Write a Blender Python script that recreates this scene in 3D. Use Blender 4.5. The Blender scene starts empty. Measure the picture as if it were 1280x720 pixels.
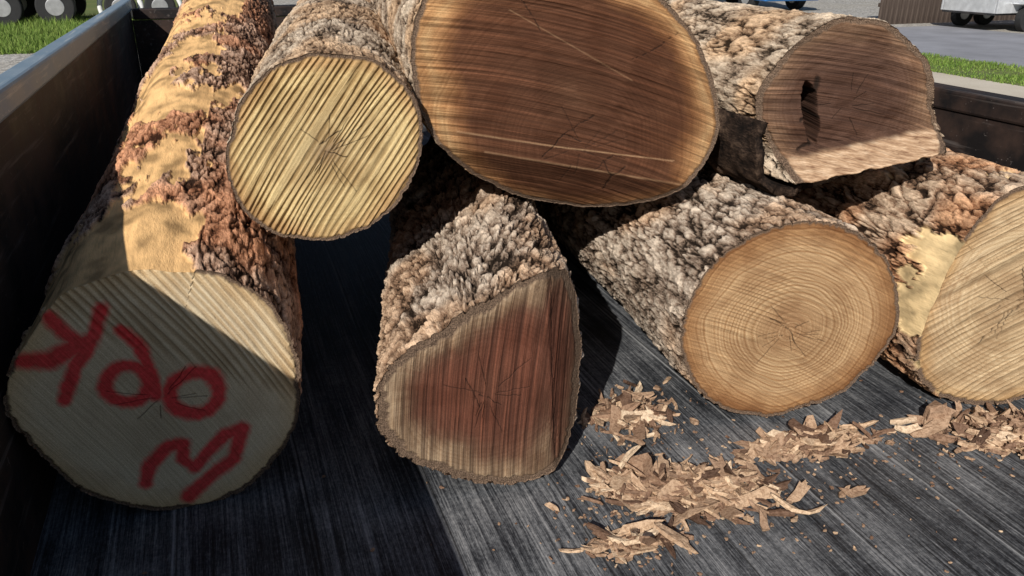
import bpy, math, numpy as np, random
from mathutils import Vector
rng=np.random.default_rng(7); random.seed(7)
scene=bpy.context.scene
GZ=-0.86   # outside ground level (trailer deck is z=0)

# ------------------------------------------------------------------ noise
def _h(ix,iy,iz,seed):
    n=(ix.astype(np.int64)*374761393+iy.astype(np.int64)*668265263+iz.astype(np.int64)*2147483647+seed*1274126177)&0xFFFFFFFF
    n=((n^(n>>13))*1274126177)&0xFFFFFFFF
    n=(n^(n>>16))&0xFFFFFFFF
    n=(n*2246822519)&0xFFFFFFFF
    n=n^(n>>15)
    return (n&0xFFFFFF)/float(0x1000000)
def vn(x,y,z,seed=0):
    fx,fy,fz=np.floor(x),np.floor(y),np.floor(z)
    u,v,w=x-fx,y-fy,z-fz
    u=u*u*(3-2*u);v=v*v*(3-2*v);w=w*w*(3-2*w)
    r=0
    for a in (0,1):
        for b in (0,1):
            for c in (0,1):
                r=r+_h(fx+a,fy+b,fz+c,seed)*(u if a else 1-u)*(v if b else 1-v)*(w if c else 1-w)
    return r
def fbm(x,y,z,o=4,seed=0):
    r=0;a=.5;s=0
    for i in range(o):
        r=r+a*vn(x,y,z,seed+i*17);s+=a;a*=.5;x=x*2.03+3.1;y=y*2.03+1.7;z=z*2.03+5.3
    return r/s
def voro(x,y,z,seed=0):
    fx,fy,fz=np.floor(x),np.floor(y),np.floor(z)
    f1=np.full(x.shape,9.);f2=np.full(x.shape,9.);idr=np.zeros(x.shape)
    for a in (-1,0,1):
        for b in (-1,0,1):
            for c in (-1,0,1):
                cx,cy,cz=fx+a,fy+b,fz+c
                dx=cx+_h(cx,cy,cz,seed)-x;dy=cy+_h(cx,cy,cz,seed+5)-y;dz=cz+_h(cx,cy,cz,seed+11)-z
                d=np.sqrt(dx*dx+dy*dy+dz*dz);r=_h(cx,cy,cz,seed+23)
                n=d<f1
                f2=np.where(n,f1,np.minimum(f2,d));idr=np.where(n,r,idr);f1=np.where(n,d,f1)
    return f1,f2,idr
def ss(a,b,x):
    t=np.clip((x-a)/(b-a),0,1);return t*t*(3-2*t)

# ------------------------------------------------------------------ nodes
class NT:
    def __init__(s,name):
        s.m=bpy.data.materials.new(name);s.m.use_nodes=True;s.t=s.m.node_tree;s.t.nodes.clear()
        s.out=s.n('ShaderNodeOutputMaterial');s.b=s.n('ShaderNodeBsdfPrincipled')
        s.t.links.new(s.b.outputs[0],s.out.inputs[0])
    def n(s,k,**kw):
        nd=s.t.nodes.new(k)
        for a,b in kw.items(): setattr(nd,a,b)
        return nd
    def put(s,sock,v):
        if v is None: return
        if isinstance(v,bpy.types.NodeSocket): s.t.links.new(v,sock)
        elif isinstance(v,(tuple,list)):
            v=tuple(v)
            if len(sock.default_value)==4 and len(v)==3: v=v+(1,)
            sock.default_value=v
        else: sock.default_value=v
    def attr(s,name,vec=False):
        a=s.n('ShaderNodeAttribute',attribute_name=name);return a.outputs['Vector' if vec else 'Fac']
    def obj(s): return s.n('ShaderNodeTexCoord').outputs['Object']
    def math(s,op,a,b=None,c=None,clamp=False):
        m=s.n('ShaderNodeMath',operation=op,use_clamp=clamp);s.put(m.inputs[0],a);s.put(m.inputs[1],b)
        if c is not None: s.put(m.inputs[2],c)
        return m.outputs[0]
    def vm(s,op,a,b=None):
        m=s.n('ShaderNodeVectorMath',operation=op);s.put(m.inputs[0],a)
        if b is not None: s.put(m.inputs[1],b)
        return m.outputs['Value' if op=='LENGTH' else 'Vector']
    def noise(s,vec,scale,detail=4,rough=.55,dist=0,dim='3D',w=None):
        m=s.n('ShaderNodeTexNoise',noise_dimensions=dim)
        if vec is not None and dim!='1D': s.put(m.inputs['Vector'],vec)
        if w is not None: s.put(m.inputs['W'],w)
        m.inputs['Scale'].default_value=scale;m.inputs['Detail'].default_value=detail
        m.inputs['Roughness'].default_value=rough;m.inputs['Distortion'].default_value=dist
        return m.outputs['Fac']
    def mr(s,v,a,b,c=0,d=1):
        m=s.n('ShaderNodeMapRange');s.put(m.inputs[0],v)
        for i,q in enumerate((a,b,c,d)): m.inputs[i+1].default_value=q
        return m.outputs[0]
    def ramp(s,f,stops,interp='LINEAR'):
        r=s.n('ShaderNodeValToRGB');s.put(r.inputs[0],f);cr=r.color_ramp;cr.interpolation=interp
        while len(cr.elements)<len(stops): cr.elements.new(.5)
        for e,(p,c) in zip(cr.elements,stops): e.position=p;e.color=tuple(c)+(1,)
        return r.outputs[0]
    def mix(s,f,a,b,bt='MIX'):
        m=s.n('ShaderNodeMix',data_type='RGBA',blend_type=bt);s.put(m.inputs[0],f);s.put(m.inputs[6],a);s.put(m.inputs[7],b)
        return m.outputs[2]
    def bump(s,h,strength=.5,dist=.002,prev=None):
        b=s.n('ShaderNodeBump');b.inputs['Strength'].default_value=strength;b.inputs['Distance'].default_value=dist
        s.put(b.inputs['Height'],h)
        if prev is not None: s.put(b.inputs['Normal'],prev)
        return b.outputs[0]
    def fin(s,col,rough=.8,nrm=None,spec=.3,metal=0):
        s.put(s.b.inputs['Base Color'],col);s.put(s.b.inputs['Roughness'],rough);s.put(s.b.inputs['Metallic'],metal)
        s.b.inputs['Specular IOR Level'].default_value=spec
        if nrm is not None: s.put(s.b.inputs['Normal'],nrm)
        return s.m
def plain(name,col,rough=.5,metal=0,var=.15,scale=8,spec=.4):
    N=NT(name);n=N.noise(N.obj(),scale,3)
    c=N.mix(N.mr(n,.3,.7),tuple(x*(1-var) for x in col),tuple(min(1,x*(1+var)) for x in col))
    return N.fin(c,rough,None,spec,metal)

def face_mat(name,stops,ring=.007,ringc=.35,ringcol=(.50,.38,.27),streak=(420,5),streakc=.5,kc=.5,dark=(.05,.03,.02),bdist=.0012,barkcol=(.12,.08,.055),paint=False,tint=None,blotch=.5,hi=1.9):
    N=NT(name)
    saw=N.attr('saw',True);loc=N.attr('loc',True)
    base=N.ramp(N.attr('rn'),stops)
    rad=N.attr('rad')
    rg=N.noise(None,1.0/ring,2,.7,dim='1D',w=rad)
    sn=N.math('SINE',N.math('MULTIPLY',rad,6.283/ring))
    rgm=N.math('ADD',N.math('MULTIPLY',N.mr(sn,-.6,1),.45),N.math('MULTIPLY',N.mr(rg,.35,.65),.6),clamp=True)
    base=N.mix(N.math('MULTIPLY',rgm,ringc),base,N.mix(1.,base,ringcol,'MULTIPLY'))
    base=N.mix(N.math('MULTIPLY',N.attr('blo'),blotch),base,N.mix(1.,base,(.60,.52,.47),'MULTIPLY'))
    st=N.noise(N.vm('MULTIPLY',saw,(streak[0],streak[1],1)),1,3,.78,0)
    stm=N.mr(st,.40,.60)
    kerf=N.attr('kerf')
    base=N.mix(N.math('MULTIPLY',N.math('SUBTRACT',1,stm),streakc),base,dark)
    base=N.mix(N.math('MULTIPLY',N.math('SUBTRACT',1,kerf),kc),base,dark)  # groove colour darkened: painted shadow between saw ridges, plus dirt
    base=N.mix(N.mr(st,.60,.74,0,streakc*.7),base,N.mix(1.,base,(hi,hi*.95,hi*.9),'MULTIPLY'))
    n3=N.noise(loc,520,2,.7)
    base=N.mix(N.mr(n3,.52,.72,0,.6),base,N.mix(1.,base,(.5,.42,.36),'MULTIPLY'))
    base=N.mix(N.mr(n3,.28,.45,.5,0),base,N.mix(1.,base,(1.4,1.4,1.45),'MULTIPLY'))
    if tint: base=N.mix(N.attr('tint'),base,N.ramp(N.noise(N.vm('MULTIPLY',loc,(30,200,1)),1,3,.7),tint))
    if paint:
        pn=N.noise(loc,90,3,.75)
        pf=N.math('ADD',N.attr('paint'),N.math('MULTIPLY',N.math('SUBTRACT',pn,.5),.6))
        pf=N.mr(pf,.10,.85,0,.9)
        base=N.mix(pf,base,N.mix(N.mr(pn,.35,.65),(.55,.012,.022),(.82,.035,.05)))
    base=N.mix(N.attr('crack'),base,(.012,.008,.006))
    bc=N.ramp(n3,[(.3,tuple(x*.3 for x in barkcol)),(.5,barkcol),(.72,tuple(x*2.4 for x in barkcol))])
    base=N.mix(N.attr('bk'),base,bc)
    h=N.math('ADD',N.math('MULTIPLY',stm,1.0),N.math('MULTIPLY',n3,.35))
    return N.fin(base,.85,N.bump(h,.5,bdist),.12)

def bark_mat(name,lo,mid,hi,bare=(.62,.38,.17),patch=(1.15,.82,.62)):
    N=NT(name)
    p=N.obj();h=N.attr('h')
    n1=N.noise(N.vm('MULTIPLY',p,(1,.45,1)),60,3,.7);n2=N.noise(N.vm('MULTIPLY',p,(1,.30,1)),280,3,.78)
    f=N.math('ADD',h,N.math('MULTIPLY',N.math('SUBTRACT',n2,.5),1.05))
    f=N.math('ADD',f,N.math('MULTIPLY',N.math('SUBTRACT',n1,.5),.95))
    col=N.ramp(f,[(.15,lo),(.42,mid),(.76,hi),(1.,tuple(min(1,x*1.4) for x in hi))])
    col=N.mix(N.attr('pat'),col,N.mix(1.,col,patch,'MULTIPLY'))
    b1=N.noise(N.vm('MULTIPLY',p,(110,10,110)),1,3,.6)
    bcol=N.ramp(N.attr('b2'),[(.3,tuple(x*.5 for x in bare)),(.47,bare),(.7,tuple(min(1,x*1.3) for x in bare))])
    bcol=N.mix(N.mr(b1,.5,.7,0,.5),bcol,tuple(x*.45 for x in bare))
    bf=N.attr('bare')
    col=N.mix(bf,col,bcol)
    hh=N.math('MULTIPLY',N.math('ADD',n2,N.math('MULTIPLY',n1,.6)),N.math('SUBTRACT',1,N.math('MULTIPLY',bf,.7)))
    return N.fin(col,.92,N.bump(hh,.95,.005),.1)

# ------------------------------------------------------------------ mesh helpers
def grid_mesh(name,V,F,mats,matidx=None,smooth=True):
    me=bpy.data.meshes.new(name)
    me.vertices.add(len(V));me.vertices.foreach_set('co',np.asarray(V,dtype=np.float32).ravel())
    loops=np.concatenate([f.ravel() for f in F]);cnt=np.concatenate([np.full(len(f),f.shape[1]) for f in F])
    me.loops.add(len(loops));me.loops.foreach_set('vertex_index',loops.astype(np.int32))
    me.polygons.add(len(cnt));st=np.concatenate([[0],np.cumsum(cnt)[:-1]])
    me.polygons.foreach_set('loop_start',st.astype(np.int32));me.polygons.foreach_set('loop_total',cnt.astype(np.int32))
    if matidx is not None: me.polygons.foreach_set('material_index',matidx.astype(np.int32))
    me.polygons.foreach_set('use_smooth',np.full(len(cnt),smooth))
    for m in mats: me.materials.append(m)
    me.update(calc_edges=True);me.validate()
    o=bpy.data.objects.new(name,me);scene.collection.objects.link(o);return o
def setf(me,name,v): a=me.attributes.new(name,'FLOAT','POINT');a.data.foreach_set('value',np.asarray(v,dtype=np.float32).ravel())
def setv(me,name,v): a=me.attributes.new(name,'FLOAT_VECTOR','POINT');a.data.foreach_set('vector',np.asarray(v,dtype=np.float32).ravel())

def seg_dist(px,pz,pts):
    d=np.full(px.shape,9.)
    for (ax,az),(bx,bz) in zip(pts[:-1],pts[1:]):
        ex,ez=bx-ax,bz-az;L=ex*ex+ez*ez+1e-12
        t=np.clip(((px-ax)*ex+(pz-az)*ez)/L,0,1)
        d=np.minimum(d,np.hypot(px-ax-t*ex,pz-az-t*ez))
    return d

def make_log(name,C,yaw,rad,slope,length,taper,fm,bm,amp=.008,cell=(.028,.055),pith=(0,0),sawang=60,ridge=.0011,rspace=.007,reg=.6,
             tb=.010,off=None,bare=None,cracks=(),paint=None,seed=1,nt=460,nr=100,ny=190,deep=1.0,wob=.004,rmask=None,tintf=None,warp=.1,rnf=None,kwarp=.5):
    ph=math.radians(yaw)
    e=np.array([math.cos(ph),-math.sin(ph),0]);up=np.array([0,0,1.]);ax=np.array([slope[0],1.,slope[1]]);ax/=np.linalg.norm(ax)
    nin=np.array([math.sin(ph),math.cos(ph),0])
    C=np.array(C)
    th=np.arange(nt)*2*np.pi/nt
    r24=np.array(rad)/1000.;c=np.fft.rfft(r24)/24
    R=np.full(nt,c[0].real)
    for k in range(1,10): R=R+2*(c[k].real*np.cos(k*th)-c[k].imag*np.sin(k*th))
    R=R+wob*(fbm(np.cos(th)*4,np.sin(th)*4,th*0,4,seed+3)-.5)*2
    ts=length*(np.arange(ny+1)/ny)**1.22
    TH,T=np.meshgrid(th,ts)
    RR=np.tile(R,(ny+1,1))*(1+(taper-1)*T/length)
    bx,bz=RR*np.cos(TH),RR*np.sin(TH)
    RR=RR+.012*(fbm(bx*6,bz*6,T*3.2,3,seed+9)-.5)*2*ss(0,.15,T)
    # bark relief : flat-topped scaly plates, irregular dark furrows running mostly lengthwise
    wx=(fbm(bx*24,bz*24,T*12,4,seed+31)-.5)*2.7;wz=(fbm(bx*24+9,bz*24,T*12,4,seed+37)-.5)*2.7
    f1,f2,idr=voro(bx/cell[0]+wx,bz/cell[0]+wz,T/cell[1]+wx*.9,seed)
    g1,g2,idg=voro(bx/cell[0]*2.1+wz,bz/cell[0]*2.1+wx,T/cell[1]*1.6+wz,seed+50)
    plate=ss(.02,.15*deep,f2-f1)
    keep=ss(.34,.52,fbm(bx*20,bz*20,T*11,3,seed+66))
    plate=1-(1-plate)*(.30+.70*keep)
    rid=1-np.abs(fbm(bx*48,bz*48,T*10,3,seed+68)-.5)*2      # lengthwise splits
    plate=plate*(1-.75*ss(.93,.985,rid))
    fine=fbm(bx*170,bz*170,T*60,3,seed+60)
    q=fbm(bx*50,bz*50,T*22,3,seed+70)*8
    flake=(np.floor(q)+ss(.0,.22,q-np.floor(q)))/8
    h=plate*(.46+.20*idr-.10*(1-ss(.0,.10,g2-g1)))+.90*(flake-.42)+.24*(fine-.45)
    h=np.clip(h,0,1)
    B=np.zeros_like(T)
    if bare is not None:
        B=bare(TH,T,bx,bz,seed)
    drop=(1-h)*amp*1.35
    rimb=1-ss(0,.006,T)
    drop=drop*(1-rimb*.6)+rimb*amp*.30
    bl=.9*amp+.0026*(fbm(bx*25,bz*25,T*9,4,seed+80)-.5)+amp*.35
    drop=drop*(1-B)+bl*B
    Rs=RR-drop
    lx,lz=Rs*np.cos(TH),Rs*np.sin(TH)
    o0=off(lx[0],lz[0]) if off else np.zeros(nt)
    P=C+lx[...,None]*e+lz[...,None]*up+(T)[...,None]*ax+(o0[None,:]*np.ones_like(T))[...,None]*nin
    V1=P.reshape(-1,3);n1=len(V1)
    pat=ss(.42,.62,fbm(bx*8,bz*8,T*7,3,seed+120))*.85
    b2=fbm(bx*30,bz*30,T*24,3,seed+130)
    i=np.arange(ny)[:,None]*nt;j=np.arange(nt)[None,:];jn=(j+1)%nt
    Fs=np.stack([i+j,i+nt+j,i+nt+jn,i+jn],-1).reshape(-1,4)
    # sawn end
    fr=(np.arange(1,nr+1)/nr)**.85
    fx=np.concatenate([[0],(fr[:,None]*lx[0][None,:]).ravel()]);fz=np.concatenate([[0],(fr[:,None]*lz[0][None,:]).ravel()])
    Rrim=np.concatenate([[Rs[0].mean()],np.tile(Rs[0],nr)]);rr=np.hypot(fx,fz);ang=np.arctan2(fz,fx)
    edge=Rrim-rr
    tbn=tb*(.45+1.1*fbm(np.cos(ang)*4.5,np.sin(ang)*4.5,ang*0,4,seed+90))
    if bare is not None:
        B0=np.concatenate([[0],np.tile(B[0],nr)]);tbn=tbn*(1-B0)-.002*B0
    bk=1-ss(tbn-.0012,tbn+.0012,edge)
    camb=np.exp(-((edge-tbn)/.0016)**2)
    a=math.radians(sawang);tx,tz=math.cos(a),math.sin(a)
    s=-fx*tz+fz*tx;t=fx*tx+fz*tz
    s=s+kwarp*t*t+.005*(fbm(fx*7,fz*7,fx*0,2,seed+95)-.5)
    k=vn(s/rspace,t/(rspace*60),s*0,seed+97)*.6+vn(s/rspace*2.1,t/(rspace*40),s*0,seed+98)*.4
    sw=.5+.5*np.sin(2*np.pi*(s/rspace*.62+1.6*vn(s/.02,t/.25,s*0,seed+96)))
    k=k*(1-reg)+sw*reg
    kerf=ss(.22,.72,k+.5*(fbm(fx*35,fz*35,fx*0,3,seed+94)-.5))
    if rmask is not None:
        mk=rmask(fx,fz);kerf=1-(1-kerf)*mk
    d=-(kerf-.5)*ridge*(.35+1.3*vn(fx*10,fz*10,fx*0,seed+99))*(1-bk)
    d=d+bk*(.003*(fbm(fx*150,fz*150,fx*0,3,seed+7)-.5)+.0015)
    if off: d=d+off(fx,fz)
    crk=np.zeros(len(fx))
    for pts,w in cracks:
        qd=seg_dist(fx+.006*(fbm(fx*60,fz*60,fx*0,3,5)-.5),fz+.009*(fbm(fx*60+7,fz*60,fx*0,3,6)-.5),pts)
        m=1-ss(w*.3,w*1.2,qd);crk=np.maximum(crk,m*.85)
    # fine radial drying checks around the pith
    cr_=np.random.default_rng(seed)
    for q_ in range(9):
        an=cr_.uniform(0,2*np.pi);r0=cr_.uniform(.004,.03);r1=r0+cr_.uniform(.02,.06)
        pt=[(pith[0]+r0*math.cos(an),pith[1]+r0*math.sin(an)),(pith[0]+r1*math.cos(an+.12),pith[1]+r1*math.sin(an+.12))]
        qd=seg_dist(fx+.004*(fbm(fx*70,fz*70,fx*0,3,8)-.5),fz+.004*(fbm(fx*70+7,fz*70,fx*0,3,9)-.5),pt)
        crk=np.maximum(crk,(1-ss(.0002,.0011,qd))*.55)
    crk=np.clip(crk+.5*camb*(1-bk),0,1)
    d=d+.002*crk
    rimw=np.concatenate([[0],np.repeat(fr,nt)]);o0f=np.concatenate([[0],np.tile(o0,nr)])
    d=np.where(rimw>=.9999,o0f,d)
    V2=C+fx[:,None]*e+fz[:,None]*up+d[:,None]*nin
    c0=n1
    tri=np.stack([np.full(nt,c0),c0+1+np.arange(nt),c0+1+(np.arange(nt)+1)%nt],-1)
    i=np.arange(nr-1)[:,None]*nt+c0+1
    Ff=np.stack([i+j,i+nt+j,i+nt+jn,i+jn],-1).reshape(-1,4)
    bc=(C+length*ax)[None,:];V3=bc;cb=n1+len(V2)
    lb=ny*nt
    trib=np.stack([np.full(nt,cb),lb+(np.arange(nt)+1)%nt,lb+np.arange(nt)],-1)
    V=np.concatenate([V1,V2,V3])
    mi=np.concatenate([np.zeros(len(Fs)),np.ones(len(tri)),np.ones(len(Ff)),np.zeros(len(trib))])
    o=grid_mesh(name,V,[Fs,tri,Ff,trib],[bm,fm],mi)
    me=o.data;z2=np.zeros(len(V2));z1=np.zeros(n1)
    side=lambda nm,v: setf(me,nm,np.concatenate([v.ravel(),z2,[0]]))
    face=lambda nm,v,dv=0: setf(me,nm,np.concatenate([z1+dv,v,[dv]]))
    side('h',h);side('bare',B);side('pat',pat);side('b2',b2)
    rn=np.clip(rr/np.maximum(Rrim-tbn,1e-4),0,1.2)+(fbm(fx*13,fz*13,fx*0,4,seed+140)-.5)*warp*2.2
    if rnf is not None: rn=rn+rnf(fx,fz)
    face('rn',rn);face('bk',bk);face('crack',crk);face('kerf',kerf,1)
    face('blo',ss(.42,.66,fbm(fx*26,fz*26,fx*0,4,seed+150)))
    face('rad',np.hypot(fx-pith[0],fz-pith[1])+.026*fbm(fx*11,fz*11,fx*0,3,seed+160))
    pa=np.zeros(len(fx))
    if paint:
        jx=.006*(fbm(fx*40,fz*40,fx*0,3,77)-.5);jz=.006*(fbm(fx*40,fz*40+9,fx*0,3,78)-.5)
        for pts,w in paint:
            qd=seg_dist(fx+jx,fz+jz,pts);pa=np.maximum(pa,1-ss(w*.25,w*2.0,qd))
    face('paint',pa)
    if tintf is not None: face('tint',tintf(fx,fz))
    z=np.zeros((n1,3));zz=np.zeros((1,3))
    setv(me,'saw',np.concatenate([z,np.stack([s,t,s*0],-1),zz]))
    setv(me,'loc',np.concatenate([z,np.stack([fx-pith[0],fz-pith[1],fx*0],-1),zz]))
    return o

# ------------------------------------------------------------------ logs
bkA=bark_mat('bark_pinkish',(.035,.018,.011),(.27,.15,.095),(.60,.39,.27),bare=(.74,.45,.20))
bkB=bark_mat('bark_grey',(.024,.016,.011),(.26,.185,.135),(.60,.49,.385),patch=(1.05,.86,.70))
bkC=bark_mat('bark_warm',(.026,.015,.010),(.27,.165,.105),(.60,.44,.31),bare=(.76,.56,.30),patch=(1.12,.82,.62))
bkD=bark_mat('bark_pale',(.030,.020,.013),(.30,.215,.15),(.63,.50,.37),patch=(1.03,.86,.70))

# L1 : big painted log against the left side board
def bare1(TH,T,bx,bz,seed):
    n=fbm(bx*9,bz*9,T*5,4,seed+200)-.5
    n2=fbm(bx*60,bz*60,T*32,4,seed+210)-.5
    deg=np.degrees(TH)
    m=.20*(1-ss(.10,.24,T))+1.05*n+.42*n2+.015+.08*(deg>75)*(deg<150)
    m=m-.5*(1-ss(50,72,deg+40*n))-.5*ss(165,190,deg)
    return ss(-.01,.02,m)
def P1(l): return [((x-189)*.00098,(485-y)*.0012) for x,y in l]
def ring(cx,cy,rx,ry,n=16,a0=0,a1=360): return [(cx+rx*math.cos(math.radians(a0+(a1-a0)*i/n)),cy+ry*math.sin(math.radians(a0+(a1-a0)*i/n))) for i in range(n+1)]
pw=.0078
paint1=[(P1([(140,368),(120,400),(92,432),(70,468)]),pw),(P1([(36,416),(66,420),(98,408),(114,404)]),pw*1.4),(P1([(78,370),(90,392),(108,408)]),pw*1.1),
  (P1(ring(150,462,27,23)),pw*1.05),(P1([(156,396),(174,416),(181,446),(182,482)]),pw*.95),
  (P1(ring(232,486,34,27)),pw*1.15),
  (P1([(146,594),(158,570),(184,552),(206,550)]),pw*1.15),(P1([(206,550),(200,572),(214,584)]),pw*.9),(P1([(214,584),(240,566),(262,548),(288,543)]),pw*1.1),(P1([(288,543),(270,582),(234,602),(198,624)]),pw*1.2)]
f1m=face_mat('sawn_end_painted',[(0,(.54,.45,.31)),(.5,(.62,.51,.35)),(.8,(.70,.58,.40)),(1,(.68,.50,.29))],ringc=.07,streak=(300,6),streakc=.10,kc=.50,dark=(.26,.16,.07),bdist=.0009,paint=True,blotch=.25,hi=1.3)
make_log('oak_log',(-.129,1.06,.187),0,[187,192,198,200,199,194,193,197,194,189,186,192,182,174,173,179,181,185,194,197,201,198,196,188],
  (.09,.15),2.4,.86,f1m,bkA,amp=.0070,cell=(.032,.055),sawang=-62,ridge=.0028,rspace=.006,reg=.6,bare=bare1,paint=paint1,tb=.006,seed=3,nt=640,nr=130,ny=300,wob=.006,kwarp=.2,
  rmask=lambda x,z: .08+.92*ss(.055,.085,z+.62*x+.03*(fbm(x*12,z*12,x*0,3,8)-.5)))

# L2
f2m=face_mat('sawn_end_yellow',[(0,(.26,.18,.12)),(.10,(.40,.29,.17)),(.26,(.66,.51,.27)),(.85,(.74,.57,.29)),(1,(.60,.39,.19))],ringc=.16,streak=(420,3),streakc=.36,kc=.55,dark=(.17,.095,.03),bdist=.0014,hi=1.2)
make_log('oak_log',(.142,1.22,.472),3,[149,154,158,159,154,149,146,147,146,145,142,144,148,155,157,157,153,148,145,142,140,140,141,145],
  (.17,.06),1.6,.92,f2m,bkD,amp=.0060,cell=(.024,.040),sawang=54,ridge=.0034,rspace=.0056,reg=.5,tb=.005,seed=11,nt=560,nr=130,kwarp=.2,
  cracks=[([(-.01,.01),(.025,.03)],.0009),([(.0,.0),(-.02,-.03)],.0008),([(0,0),(.03,-.012)],.0008)])

# L3 : red heartwood log, second facet turned to the right
def off3(x,z): return np.maximum(0,x-.094+.06*z)*.95
f3m=face_mat('sawn_end_red',[(0,(.205,.082,.050)),(.40,(.185,.068,.042)),(.62,(.175,.072,.045)),(.74,(.20,.105,.066)),(.86,(.34,.23,.145)),(1,(.50,.37,.245))],ringc=.28,streak=(330,3),streakc=.62,kc=.38,dark=(.032,.015,.011),bdist=.0018,hi=1.9)
make_log('oak_log',(.303,.946,.178),6,[169,173,183,202,205,172,147,134,128,130,144,161,166,172,168,162,159,162,173,184,197,193,183,173],
  (.24,.0),1.2,1.0,f3m,bkB,amp=.0145,cell=(.028,.034),sawang=84,ridge=.0018,rspace=.0042,reg=.1,tb=.014,off=off3,seed=21,deep=1.6,pith=(.0,-.01),warp=.15,nt=560,nr=130,kwarp=.3,
  rnf=lambda x,z: -.22*ss(.085,.10,x+.06*z)-.06*ss(-.05,.1,z),
  cracks=[([(.094,.16),(.098,.02),(.104,-.15)],.0009),([(-.03,.02),(-.01,-.03)],.0008),([(-.012,-.01),(.02,-.03)],.0008)])

# L4 : big dark heart log on top
def off4(x,z):
    zl=-.118-.20*x
    return np.maximum(0,zl-z)*.9  # lower band of the cut slanted under, shaped to render darker
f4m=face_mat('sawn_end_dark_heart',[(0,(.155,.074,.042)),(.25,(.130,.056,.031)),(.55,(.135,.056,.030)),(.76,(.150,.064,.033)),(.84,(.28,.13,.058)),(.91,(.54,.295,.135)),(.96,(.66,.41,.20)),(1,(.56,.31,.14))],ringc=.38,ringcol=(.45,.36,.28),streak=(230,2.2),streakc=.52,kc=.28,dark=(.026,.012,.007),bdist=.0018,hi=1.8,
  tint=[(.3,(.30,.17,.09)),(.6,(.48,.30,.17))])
def tint4(x,z):
    a=seg_dist(x,z,[(-.185,-.055),(-.02,-.085),(.18,-.115)]);b=seg_dist(x,z,[(-.14,-.090),(.0,-.118),(.20,-.158)])
    c=seg_dist(x,z,[(-.10,.13),(.10,.02)])
    return np.clip(.6*(1-ss(.0004,.0018,a))+.35*(1-ss(.0006,.003,b))+.25*(1-ss(.0004,.0014,c)),0,1)
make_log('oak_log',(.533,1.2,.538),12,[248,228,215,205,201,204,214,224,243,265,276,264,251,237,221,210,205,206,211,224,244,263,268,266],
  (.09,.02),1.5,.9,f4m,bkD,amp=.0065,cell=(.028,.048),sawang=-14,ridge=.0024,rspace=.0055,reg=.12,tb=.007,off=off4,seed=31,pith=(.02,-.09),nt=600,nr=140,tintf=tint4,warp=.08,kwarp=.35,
  rnf=lambda x,z: -.10*(1-ss(-.16,-.08,z))+.05*ss(.05,.2,-x)*ss(-.1,.05,z),  # heartwood tone drawn to lower rim as painted shade; left sapwood widened
  cracks=[([(-.045,-.10),(-.01,-.065),(.04,-.035)],.0010),([(-.01,-.065),(.02,-.075)],.0009),([(.06,-.11),(.075,-.14),(.07,-.17)],.0012),([(.075,-.14),(.095,-.125)],.0010),([(.045,-.125),(.075,-.10),(.095,-.11)],.0009),([(.10,.05),(.17,.09)],.0007),([(-.05,.10),(-.09,.16)],.0007)])

# L5 : orange log with clear rings
f5m=face_mat('sawn_end_orange',[(0,(.42,.26,.14)),(.4,(.53,.36,.20)),(.75,(.58,.39,.215)),(.90,(.46,.265,.125)),(1,(.28,.135,.055))],ring=.0056,ringc=.78,ringcol=(.46,.34,.24),streak=(420,7),streakc=.28,kc=.18,dark=(.14,.075,.04),bdist=.0012,hi=1.3)
make_log('oak_log',(.835,.965,.185),17,[186,185,186,186,186,184,183,183,183,184,183,184,186,188,192,191,189,185,178,173,175,175,178,183],
  (.10,.0),1.3,.97,f5m,bkB,amp=.0105,cell=(.028,.038),sawang=-24,ridge=.0011,rspace=.0045,tb=.005,seed=41,pith=(.0,-.012),deep=1.3,warp=.09,nt=520,kwarp=.5,
  cracks=[([(-.035,.012),(0,-.012),(.012,-.035)],.0008),([(0,-.012),(.03,.005)],.0007),([(-.01,-.02),(-.04,-.025)],.0006)])

# L6 : hollow log with torn flange
def fl6(x,z): return (-.062+.22*x)-z+.010*(fbm(x*45,x*0,x*0,4,14)-.5)
def off6(x,z):
    u=fl6(x,z)
    o=-.080*np.clip(u/.034,0,1)+.075*ss(.036,.052,u)
    n=.010*(fbm(x*70,z*70,x*0,3,4)-.5)
    q=np.hypot((x+.058+.22*(z+.02)+n)/.0125,(z+.016)/.050)
    o=o+.10*(1-ss(.7,1.15,q))
    o=o+.005*(1-ss(.6,3.6,q))
    o=o+.016*(fbm(x*14,z*30,x*0,3,9)-.5)*(1-ss(0,.03,u))
    return o
def tint6(x,z):
    u=fl6(x,z);return ss(.004,.012,u)*(1-ss(.036,.042,u))*.95
f6m=face_mat('sawn_end_hollow',[(0,(.115,.062,.043)),(.5,(.12,.065,.045)),(.72,(.145,.080,.053)),(.86,(.23,.135,.085)),(1,(.34,.21,.13))],ringc=.3,streak=(200,2.5),streakc=.6,kc=.3,dark=(.025,.013,.010),bdist=.0024,hi=2.0,
  tint=[(.32,(.20,.105,.06)),(.5,(.48,.31,.19)),(.68,(.72,.52,.35))])
make_log('hollow_oak_log',(1.02,1.12,.505),20,[153,150,146,144,145,148,150,151,151,149,152,160,166,154,145,153,163,153,133,124,126,137,155,168],
  (.0,.0),1.4,1.0,f6m,bkD,amp=.0075,cell=(.028,.048),sawang=-10,ridge=.0022,rspace=.006,reg=.1,tb=.010,off=off6,seed=51,nt=560,nr=150,tintf=tint6,warp=.14,
  cracks=[([(-.055,.045),(-.064,-.02),(-.052,-.07)],.0055),([(-.076,-.025),(-.045,-.02)],.0035),([(-.052,-.068),(-.075,-.078)],.003)])

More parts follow.
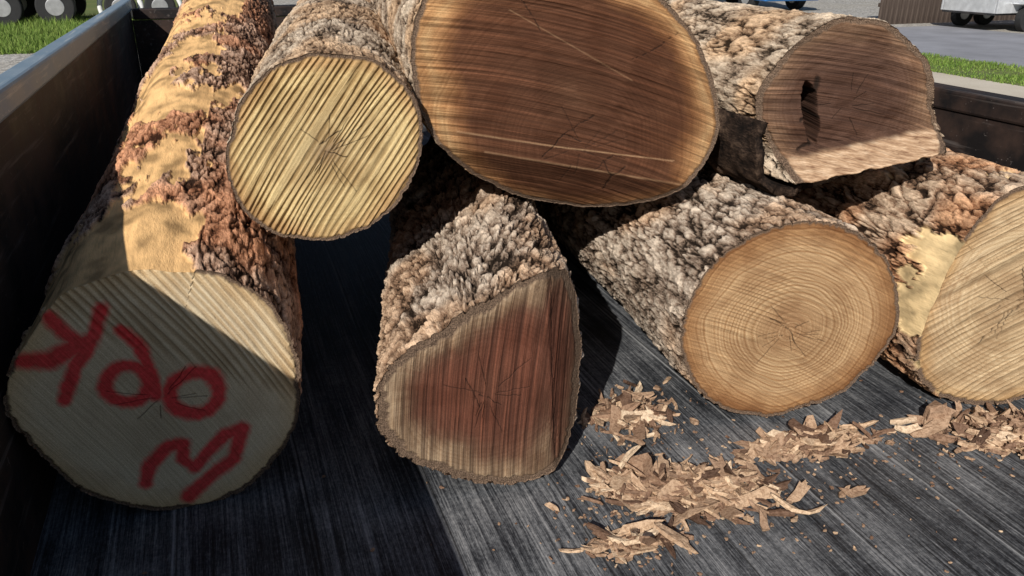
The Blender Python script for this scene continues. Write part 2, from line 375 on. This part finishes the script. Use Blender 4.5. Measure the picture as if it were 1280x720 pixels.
# L7 : right-hand log with pale peeled strip
def bare7(TH,T,bx,bz,seed):
    deg=np.degrees(TH)
    n=fbm(bx*22,bz*22,T*14,4,seed+200)-.5;n2=fbm(bx*70,bz*70,T*36,3,seed+205)-.5
    m=ss(128,142,deg)*(1-ss(200,214,deg))*(1-ss(.02,.17,T+n*.2))-.50+1.9*n+.9*n2
    return ss(0,.05,m)
f7m=face_mat('sawn_end_pale',[(0,(.46,.33,.20)),(.4,(.58,.44,.27)),(.85,(.66,.50,.31)),(1,(.58,.38,.19))],ring=.007,ringc=.45,streak=(360,4),streakc=.34,kc=.46,dark=(.15,.09,.045),bdist=.0014,hi=1.25)
make_log('oak_log',(1.22,.88,.205),22,[150,151,159,172,193,205,210,201,178,158,145,141,143,155,173,195,211,213,211,205,193,179,166,154],
  (.08,.0),1.3,1.0,f7m,bkC,amp=.0105,cell=(.024,.055),sawang=33,ridge=.0032,rspace=.006,reg=.4,tb=.008,seed=61,bare=bare7,deep=1.2,nt=520,kwarp=.25,
  cracks=[([(0,.06),(.02,.0),(-.02,-.05)],.0010),([(.02,0),(.07,.015)],.0009),([(-.02,-.05),(-.05,-.09)],.0008)])

# loose curled slab of bark wedged beside the hollow log
def bark_slab():
    nu,nv=70,120
    U,Vv=np.meshgrid(np.linspace(0,1,nu),np.linspace(0,1,nv))
    ang=np.radians(165+120*U);rad=.085+.012*np.sin(U*4)
    L=.6
    out=[];hs=[]
    for sgn in (0,1):
        h=fbm(ang*5,Vv*26,U*0,4,77)
        r=rad+(sgn*(.008+.010*h) if sgn else 0)+.004*(fbm(ang*3,Vv*20,U*0,3,5)-.5)
        x=.930+r*np.cos(ang);z=.465+r*np.sin(ang)*1.1;y=1.10+L*Vv+.03*(fbm(ang*5,U*0,U*0,4,8)-.5)*(1-Vv)
        out.append(np.stack([x,y,z],-1).reshape(-1,3));hs.append(h.ravel()*(.9 if sgn else .5))
    n=nu*nv;i=np.arange(nv-1)[:,None]*nu;j=np.arange(nu-1)[None,:]
    q=np.stack([i+j,i+j+1,i+nu+j+1,i+nu+j],-1).reshape(-1,4)
    F=[q,q[:,::-1]+n]
    j=np.arange(nu-1);F.append(np.stack([j,j+n,j+n+1,j+1],-1))
    i=np.arange(nv-1)*nu;F.append(np.stack([i,i+nu,i+nu+n,i+n],-1));i=i+nu-1;F.append(np.stack([i,i+n,i+nu+n,i+nu],-1))
    o=grid_mesh('bark_slab',np.concatenate(out),F,[bark_mat('bark_dark',(.008,.006,.005),(.030,.019,.014),(.10,.065,.045))])
    setf(o.data,'h',np.concatenate(hs))
    for a in ('bare','pat','b2'): setf(o.data,a,np.zeros(2*n))
bark_slab()

# ------------------------------------------------------------------ bark chips
def chip_mat():
    N=NT('bark_chips');v=N.attr('cv');p=N.obj()
    c=N.ramp(v,[(0,(.10,.06,.042)),(.3,(.27,.165,.11)),(.6,(.46,.31,.205)),(.85,(.62,.44,.29)),(1,(.74,.57,.40))])
    n=N.noise(p,180,3,.75)
    c=N.mix(N.mr(n,.42,.66,0,.75),c,N.mix(1.,c,(.42,.34,.29),'MULTIPLY'))
    return N.fin(c,.9,N.bump(n,.8,.0025),.1)
chipM=chip_mat()
def chips(name,items):
    V=[];F3=[];F4=[];cv=[];nb=0
    for (x,y,z,L,W,Th,yaw,tl,rl,col) in items:
        K=10
        a=np.linspace(0,2*np.pi,K,endpoint=False)+rng.uniform(-.2,.2,K)
        rr=rng.uniform(.55,1.15,K)
        px=np.sign(np.cos(a))*np.abs(np.cos(a))**.7*L/2*rr;py=np.sign(np.sin(a))*np.abs(np.sin(a))**.7*W/2*rr
        bend=rng.uniform(-.6,1.2)*(px**2)/max(L,.01)*.7
        top=np.stack([px,py,Th/2+bend+rng.uniform(-.35,.35,K)*Th],-1);bot=np.stack([px*rng.uniform(.8,1.05,K),py*.9,-Th/2+bend],-1)
        ct=np.array([[rng.uniform(-.15,.15)*L,0,Th*rng.uniform(.3,1.0)],[0,0,-Th*.4]])
        P=np.concatenate([top,bot,ct])
        cx,sx=math.cos(rl),math.sin(rl);cy,sy=math.cos(tl),math.sin(tl);cz,sz=math.cos(yaw),math.sin(yaw)
        Rx=np.array([[1,0,0],[0,cx,-sx],[0,sx,cx]]);Ry=np.array([[cy,0,sy],[0,1,0],[-sy,0,cy]]);Rz=np.array([[cz,-sz,0],[sz,cz,0],[0,0,1]])
        P=P@(Rz@Ry@Rx).T
        lift=max(0,-(P[:,2].min()+z)+.0008)
        P=P+np.array([x,y,z+lift])
        V.append(P);cv+= [col]*len(P)
        for k in range(K):
            k2=(k+1)%K
            F3.append((nb+2*K,nb+k,nb+k2));F3.append((nb+2*K+1,nb+K+k2,nb+K+k));F4.append((nb+k,nb+K+k,nb+K+k2,nb+k2))
        nb+=2*K+2
    o=grid_mesh(name,np.concatenate(V),[np.array(F3),np.array(F4)],[chipM],smooth=False)
    setf(o.data,'cv',cv);return o
def pile(cx,cy,rx,ry,ang,n,hmax,Lm=.024,big=.15,lim=.085):
    it=[]
    ca,sa=math.cos(ang),math.sin(ang)
    for i in range(n):
        u,v=rng.normal(0,.42,2);
        d=u*u+v*v
        x=cx+u*rx*ca-v*ry*sa;y=cy+u*rx*sa+v*ry*ca
        L=Lm*math.exp(rng.normal(0,.55))*(1.9 if rng.random()<big else 1)
        L=min(L,lim)
        z=rng.random()**1.2*hmax*math.exp(-d*2.2)
        it.append((x,y,z,L,L*rng.uniform(.14,.40),rng.uniform(.002,.006),ang+rng.normal(0,.8),rng.normal(0,.25),rng.normal(0,.35),np.clip(rng.normal(.55,.26),0,1)))
    return it
def crumbs(cx,cy,rx,ry,n):
    it=[]
    for i in range(n):
        x=cx+rng.normal(0,rx);y=cy+rng.normal(0,ry);L=rng.uniform(.002,.009)
        it.append((x,y,0,L,L*rng.uniform(.3,.8),rng.uniform(.0008,.002),rng.uniform(0,6.3),0,0,np.clip(rng.normal(.5,.22),0,1)))
    return it
chips('bark_chips',pile(.590,.835,.145,.065,-.35,480,.042)+pile(.50,.900,.05,.035,0,50,.014)+crumbs(.58,.83,.09,.04,220))
chips('bark_chips',pile(.83,.878,.130,.036,-.12,260,.028,.028)+crumbs(.83,.86,.08,.03,120)+[(.815,.752,.004,.055,.014,.007,-.1,0,.1,.5),(.80,.757,.003,.03,.009,.005,.4,0,0,.6)])
chips('bark_chips',pile(.455,.768,.070,.026,-.1,90,.014)+crumbs(.46,.77,.05,.025,110))
chips('bark_chips',pile(1.19,.775,.17,.072,-.45,520,.040)+crumbs(1.15,.79,.10,.05,160)+[(1.085,.862,.018,.05,.038,.026,.3,.1,.2,.45)])
chips('bark_chips',pile(.61,1.06,.10,.09,.8,150,.016)+crumbs(.6,.97,.12,.10,200)+crumbs(.8,.8,.35,.12,240))

# ------------------------------------------------------------------ trailer
def box(name,x0,x1,y0,y1,z0,z1,mat,bev=.004,parent=None):
    bpy.ops.mesh.primitive_cube_add(size=1,location=((x0+x1)/2,(y0+y1)/2,(z0+z1)/2))
    o=bpy.context.object;o.name=name;o.scale=(x1-x0,y1-y0,z1-z0)
    bpy.ops.object.transform_apply(location=False,rotation=False,scale=True)
    if bev: m=o.modifiers.new('b','BEVEL');m.width=bev;m.segments=2
    o.data.materials.append(mat)
    if parent: o.parent=parent
    return o
def cyl(name,r,depth,loc,axis,mat,parent=None,v=40,bev=.01):
    bpy.ops.mesh.primitive_cylinder_add(radius=r,depth=depth,location=loc,vertices=v)
    o=bpy.context.object;o.name=name
    if axis=='X': o.rotation_euler=(0,math.pi/2,0)
    if axis=='Y': o.rotation_euler=(math.pi/2,0,0)
    if bev: m=o.modifiers.new('b','BEVEL');m.width=bev;m.segments=3
    o.data.materials.append(mat)
    if parent: o.parent=parent
    return o
def empty(name):
    e=bpy.data.objects.new(name,None);scene.collection.objects.link(e);return e

def floor_mat():
    N=NT('worn_black_deck');p=N.obj()
    sx=N.n('ShaderNodeSeparateXYZ');N.put(sx.inputs[0],p)
    wob=N.math('MULTIPLY',N.math('SINE',N.math('MULTIPLY',sx.outputs[1],5.1)),.004)
    x=N.math('ADD',sx.outputs[0],wob)
    cb=N.n('ShaderNodeCombineXYZ');N.put(cb.inputs[0],x);N.put(cb.inputs[1],sx.outputs[1])
    q=cb.outputs[0]
    s1=N.noise(N.vm('MULTIPLY',q,(230,3.0,1)),1,3,.8)
    s2=N.noise(N.vm('MULTIPLY',q,(760,60,1)),1,2,.8)
    s3=N.noise(N.vm('MULTIPLY',q,(38,1.8,1)),1,3,.7)
    s4=N.noise(p,140,3,.85)
    s5=N.noise(p,6,3,.6)
    f=N.math('ADD',N.math('MULTIPLY',s1,.30),N.math('MULTIPLY',s2,.17))
    f=N.math('ADD',f,N.math('MULTIPLY',s3,.20));f=N.math('ADD',f,N.math('MULTIPLY',s4,.15));f=N.math('ADD',f,N.math('MULTIPLY',s5,.18))
    col=N.ramp(f,[(.42,(.010,.011,.013)),(.47,(.034,.036,.041)),(.51,(.095,.098,.104)),(.555,(.20,.20,.205)),(.64,(.44,.43,.42))])
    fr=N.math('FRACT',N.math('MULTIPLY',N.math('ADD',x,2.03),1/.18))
    worn_edge=N.math('SUBTRACT',1,N.mr(N.math('ABSOLUTE',N.math('SUBTRACT',fr,.475)),.003,.012))  # pale worn edge along each plank seam
    col=N.mix(N.math('MULTIPLY',worn_edge,N.mr(s3,.45,.58,0,.55)),col,(.42,.42,.42))
    dkl=N.math('SUBTRACT',1,N.mr(N.math('ABSOLUTE',N.math('SUBTRACT',fr,.50)),.004,.010))
    col=N.mix(N.math('MULTIPLY',dkl,.7),col,(.006,.006,.006))
    r=N.mr(f,.4,.6,.5,.7)
    return N.fin(col,r,N.bump(s1,.6,.002),.22)
def paint_mat(name,base,dust,wear,ax=(3,60,60),spec=.4,rr=(.35,.65)):
    N=NT(name);p=N.obj()
    s=N.noise(N.vm('MULTIPLY',p,ax),1,4,.65,.4);q=N.noise(p,7,4,.65);k=N.noise(p,90,3,.7)
    c=N.mix(N.mr(q,.42,.7,0,.7),base,dust)
    c=N.mix(N.mr(s,.58,.68,0,.6),c,wear)
    c=N.mix(N.mr(k,.66,.72,0,.7),c,tuple(x*1.3 for x in wear))
    return N.fin(c,N.mr(q,.3,.7,*rr),N.bump(N.math('ADD',s,k),.25,.0015),spec)
deckM=floor_mat()
wallM=paint_mat('black_side_paint',(.012,.010,.010),(.075,.042,.030),(.13,.11,.10),(60,2.5,50),.22,(.5,.8))
railM=paint_mat('rail_sky_sheen',(.16,.22,.28),(.26,.31,.36),(.50,.50,.48),(60,3,60))  # black rail; sky reflection painted in as blue-grey base colour
steelM=paint_mat('frame_paint',(.02,.02,.022),(.06,.05,.045),(.2,.2,.2))
tr=empty('dump_trailer')
XL,XR,YF,YB=-.315,1.52,4.0,-.25
me=grid_mesh('deck',[(XL,YB,0),(XR,YB,0),(XR,YF,0),(XL,YF,0),(XL,YB,-.01),(XR,YB,-.01),(XR,YF,-.01),(XL,YF,-.01)],[np.array([[0,1,2,3],[7,6,5,4],[0,4,5,1],[1,5,6,2],[2,6,7,3],[3,7,4,0]])],[deckM],smooth=False);me.parent=tr
HL,HR,HF=.558,.47,.52
box('left_side',XL-.012,XL,YB,YF,-.12,HL-.045,wallM,.001,tr)
box('left_rail',XL-.036,XL+.004,YB,YF+.06,HL-.045,HL,railM,.006,tr)
box('right_side',XR,XR+.012,YB,YF,-.12,HR-.045,wallM,.001,tr)
box('right_rail',XR-.006,XR+.055,YB,YF+.06,HR-.045,HR,wallM,.006,tr)
box('right_mid_rail',XR-.018,XR-.001,YB,YF,.20,.245,wallM,.004,tr)
box('headboard',XL,XR,YF,YF+.012,-.12,HF-.045,wallM,.001,tr)
box('headboard_rail',XL+.006,XR-.008,YF-.006,YF+.055,HF-.044,HF+.002,wallM,.006,tr)
for i in range(7):
    y=YB+.05+i*.68
    box('stake',XL-.045,XL-.014,y,y+.05,-.12,HL-.047,steelM,.004,tr)
    box('stake',XR+.014,XR+.06,y,y+.05,-.12,HR-.047,steelM,.004,tr)
for x in (XL+.25,XR-.33): box('chassis_beam',x,x+.08,YB,YF+1.1,-.30,-.125,steelM,.006,tr)
for i in range(8): box('cross_member',XL,XR,YB+.1+i*.55,YB+.15+i*.55,-.12,-.013,steelM,.003,tr)
tyreM=plain('tyre_rubber',(.02,.02,.021),.85);hubM=plain('hub_grey',(.45,.45,.46),.35,.6)
for y in (1.4,2.25):
    for x in (XL-.20,XR+.20):
        cyl('tyre',.37,.22,(x,y,GZ+.37),'X',tyreM,tr,48,.03);cyl('hub',.20,.235,(x,y,GZ+.37),'X',hubM,tr,32,.01)
for x0,x1 in ((XL-.34,XL-.065),(XR+.065,XR+.34)): box('fender',x0,x1,.95,2.7,-.09,-.07,steelM,.004,tr)

# ------------------------------------------------------------------ ground & surroundings
def sheet(name,x0,x1,y0,y1,z,mat):
    return grid_mesh(name,[(x0,y0,z),(x1,y0,z),(x1,y1,z),(x0,y1,z)],[np.array([[0,1,2,3]])],[mat],smooth=False)
def gravel_mat():
    N=NT('gravel');p=N.obj();v=N.n('ShaderNodeTexVoronoi');v.inputs['Scale'].default_value=22;N.put(v.inputs['Vector'],p)
    sc=N.n('ShaderNodeSeparateColor');N.put(sc.inputs[0],v.outputs['Color']);n=N.noise(p,.6,4)
    c=N.ramp(sc.outputs[0],[(0,(.20,.185,.17)),(.5,(.38,.36,.33)),(1,(.60,.57,.53))])
    c=N.mix(N.mr(n,.4,.7,0,.5),c,(.36,.32,.26))
    return N.fin(c,.9,N.bump(v.outputs['Distance'],.8,.02),.2)
def conc_mat(name,a,b):
    N=NT(name);p=N.obj();n=N.noise(p,1.1,5,.6);k=N.noise(p,60,3,.7)
    c=N.mix(N.mr(n,.35,.65),a,b);c=N.mix(N.mr(k,.5,.75,0,.35),c,tuple(x*.6 for x in a))
    return N.fin(c,.85,None,.25)
def grass_mat():
    N=NT('grass');v=N.attr('cv');n=N.noise(N.obj(),1.3,3)
    c=N.ramp(v,[(0,(.055,.10,.012)),(.5,(.12,.21,.03)),(1,(.23,.30,.07))])
    c=N.mix(N.mr(n,.45,.7,0,.4),c,(.20,.24,.06))
    return N.fin(c,.7,None,.3)
sheet('ground',-250,250,-250,250,GZ,gravel_mat())
sheet('concrete_apron',3.2,9.8,-20,40,GZ+.004,conc_mat('concrete',(.52,.45,.36),(.62,.55,.45)))
sheet('road',11.35,16.2,-60,15.2,GZ+.004,conc_mat('asphalt_pale',(.24,.24,.26),(.32,.32,.35)))
soilM=conc_mat('grassy_soil',(.10,.14,.04),(.16,.17,.06))
sheet('lawn',-40,2.0,16.2,60,GZ+.004,soilM)
sheet('grass_verge',9.8,11.35,-20,30,GZ+.006,soilM)
gM=grass_mat()
def grass(name,regs):
    V=[];F=[];cv=[];nb=0
    for x0,x1,y0,y1,n,hm in regs:
        x=rng.uniform(x0,x1,n);y=rng.uniform(y0,y1,n);h=hm*rng.uniform(.4,1.2,n)*(.3+1.2*vn(x*1.6,y*1.6,x*0,3));a=rng.uniform(0,6.28,n)
        w=.008+.006*rng.random(n);dx=np.cos(a)*w;dy=np.sin(a)*w;lx=rng.normal(0,.3,n)*h;ly=rng.normal(0,.3,n)*h
        z=np.full(n,GZ)
        v=np.stack([np.stack([x-dx,y-dy,z],-1),np.stack([x+dx,y+dy,z],-1),np.stack([x+lx,y+ly,z+h],-1)],1).reshape(-1,3)
        V.append(v);F.append(np.arange(n*3).reshape(-1,3)+nb);nb+=n*3
        cv.append(np.repeat(rng.random(n),3))
    o=grid_mesh(name,np.concatenate(V),[np.concatenate(F)],[gM],smooth=False);setf(o.data,'cv',np.concatenate(cv))
grass('grass',[(-8,1.5,16.1,21,40000,.14),(-9,1.5,21,24,12000,.22),(9.75,11.45,6,14,12000,.045)])

fw=NT('fence_boards');n=fw.noise(fw.vm('MULTIPLY',fw.obj(),(9,9,1.2)),1,4);fenceM=fw.fin(fw.ramp(n,[(.3,(.03,.022,.018)),(.55,(.075,.055,.045)),(.75,(.14,.11,.09))]),.85,None,.2)
fe=empty('wooden_fence')
for i in range(70):
    x=15.0+i*.16;box('board',x,x+.145,15.9+rng.uniform(-.01,.01),15.93,GZ,GZ+1.8+rng.uniform(-.03,.03),fenceM,0,fe)
for z in (.4,1.4): box('fence_rail',15,26.2,15.945,15.99,GZ+z,GZ+z+.09,fenceM,0,fe)

silver=plain('silver_aluminium',(.62,.63,.65),.35,.4);whiteM=plain('white_fibreglass',(.78,.78,.77),.3,0,.05)
ut=empty('utility_trailer')
box('side_board',15.9,18.6,13.5,13.55,GZ+.38,GZ+.72,silver,.01,ut);box('side_board',15.9,18.6,14.95,15.0,GZ+.38,GZ+.72,silver,.01,ut)
box('end_board',15.9,15.95,13.56,14.94,GZ+.38,GZ+.72,silver,.01,ut);box('deck',15.9,18.6,13.55,14.95,GZ+.34,GZ+.379,steelM,.01,ut)
for x in (16.7,17.4):
    for y in (13.40,15.1): cyl('tyre',.27,.16,(x,y,GZ+.27),'Y',tyreM,ut);cyl('hub',.13,.18,(x,y,GZ+.27),'Y',hubM,ut)
box('fender',16.3,17.8,13.3,13.49,GZ+.57,GZ+.60,silver,.01,ut)
box('drawbar',18.6,19.9,14.2,14.28,GZ+.3,GZ+.37,steelM,.01,ut)

ft=empty('flatbed_trailer')
box('deck',-8.2,-2.75,22.3,24.4,GZ+.80,GZ+.92,steelM,.01,ft)
for y in (22.6,23.9): box('chassis_beam',-8.2,-2.75,y,y+.12,GZ+.62,GZ+.795,steelM,.01,ft)
for x in (-3.35,-4.45):
    for y in (22.35,24.3): cyl('tyre',.42,.26,(x,y,GZ+.42),'Y',tyreM,ft,48,.04);cyl('hub',.2,.28,(x,y,GZ+.42),'Y',hubM,ft)
cyl('tyre',.42,.26,(-5.55,22.35,GZ+.42),'Y',tyreM,ft,48,.04)
tt=empty('travel_trailer')
box('body',-2.6,3.8,22.9,25.2,GZ+.55,GZ+3.0,whiteM,.12,tt)
for x in (-2.0,-1.1):
    cyl('tyre',.36,.24,(x,22.78,GZ+.36),'Y',tyreM,tt,48,.04);cyl('hub',.19,.26,(x,22.78,GZ+.36),'Y',hubM,tt)
    bpy.ops.mesh.primitive_torus_add(major_radius=.47,minor_radius=.06,location=(x,22.86,GZ+.36),rotation=(math.pi/2,0,0));o=bpy.context.object;o.name='wheel_arch';o.data.materials.append(whiteM);o.parent=tt
dg=plain('dark_glass',(.02,.025,.03),.1)
for x in (-1.6,.3,2.2): box('window',x,x+.9,22.88,22.905,GZ+1.6,GZ+2.3,dg,.01,tt)

blueM=plain('blue_car_paint',(.04,.20,.50),.25,.1,.05)
pu=empty('pickup_truck')
def prism(name,prof,x0,x1,mat,parent,bev=.05):
    n=len(prof);V=[(x0,y,z) for y,z in prof]+[(x1,y,z) for y,z in prof]
    m=bpy.data.meshes.new(name);m.from_pydata(V,[],[list(range(n))[::-1],list(range(n,2*n))]+[[i,(i+1)%n,n+(i+1)%n,n+i] for i in range(n)])
    o=bpy.data.objects.new(name,m);scene.collection.objects.link(o);m.materials.append(mat);b=o.modifiers.new('b','BEVEL');b.width=bev;b.segments=3;o.parent=parent;return o
y0=20.2
prism('body',[(y0,GZ+.30),(y0,GZ+.98),(y0+.15,GZ+1.08),(y0+1.3,GZ+1.15),(y0+5.2,GZ+1.15),(y0+5.25,GZ+.4)],14.9,16.8,blueM,pu)
prism('cab',[(y0+1.3,GZ+1.12),(y0+1.9,GZ+1.75),(y0+3.3,GZ+1.78),(y0+3.5,GZ+1.12)],15.02,16.68,dg,pu)
prism('roof',[(y0+1.85,GZ+1.72),(y0+2.0,GZ+1.80),(y0+3.2,GZ+1.82),(y0+3.32,GZ+1.74)],15.0,16.7,blueM,pu,.02)
box('grille',15.25,16.45,y0-.03,y0-.005,GZ+.66,GZ+.9,dg,.01,pu);box('bumper',14.88,16.82,y0-.12,y0-.035,GZ+.42,GZ+.60,blueM,.03,pu)
for x in (14.98,16.48): box('headlight',x,x+.24,y0-.03,y0-.004,GZ+.68,GZ+.9,whiteM,.02,pu)
for y in (y0+.95,y0+4.2):
    for x in (15.02,16.68): cyl('tyre',.38,.26,(x,y,GZ+.38),'X',tyreM,pu,40,.04);cyl('hub',.2,.275,(x,y,GZ+.38),'X',hubM,pu)

def tree_line():
    n=26000;k=rng.integers(0,46,n)
    cx=-60+k*3.4+rng.normal(0,.3,n);cy=48+8*np.sin(k*1.7);hh=5+3*_h(k,k,k,4)
    u=rng.normal(0,1,(n,3));u/=np.linalg.norm(u,axis=1)[:,None];r=rng.random(n)**.4
    P=np.stack([cx+u[:,0]*r*2.6,cy+u[:,1]*r*2.4,GZ+hh*.6+u[:,2]*r*hh*.5],-1)
    a=rng.normal(0,.22,(n,3));b=rng.normal(0,.22,(n,3))
    v=np.stack([P-a,P+b,P+a-b*.4],1).reshape(-1,3)
    o=grid_mesh('tree_line',v,[np.arange(n*3).reshape(-1,3)],[gM],smooth=False);setf(o.data,'cv',np.repeat(rng.random(n)*.6,3))
tree_line()

# ------------------------------------------------------------------ light, world, camera
L=Vector((1.0,1.30,-1.04)).normalized()
sun=bpy.data.lights.new('sun','SUN');sun.energy=5;sun.angle=math.radians(.5);sun.color=(1,.96,.89)
so=bpy.data.objects.new('sun',sun);scene.collection.objects.link(so);so.rotation_euler=L.to_track_quat('-Z','Y').to_euler()
w=bpy.data.worlds.new('World');scene.world=w;w.use_nodes=True
nt_=w.node_tree;bg=nt_.nodes['Background'];sky=nt_.nodes.new('ShaderNodeTexSky');sky.sky_type='NISHITA';sky.sun_disc=False
sky.sun_elevation=math.asin(-L.z);sky.sun_rotation=math.radians(180)+math.atan2(L.x,L.y);sky.air_density=1;sky.dust_density=.6
nt_.links.new(sky.outputs[0],bg.inputs[0]);bg.inputs[1].default_value=.065
cam=bpy.data.cameras.new('camera');co=bpy.data.objects.new('camera',cam);scene.collection.objects.link(co)
cam.sensor_width=36;cam.lens=28.125;cam.clip_start=.01;cam.clip_end=1000
co.location=(0,0,.75);co.rotation_euler=(math.radians(90-22.8),0,math.radians(-19.8));scene.camera=co
scene.view_settings.view_transform='Standard';scene.view_settings.look='None';scene.view_settings.exposure=0
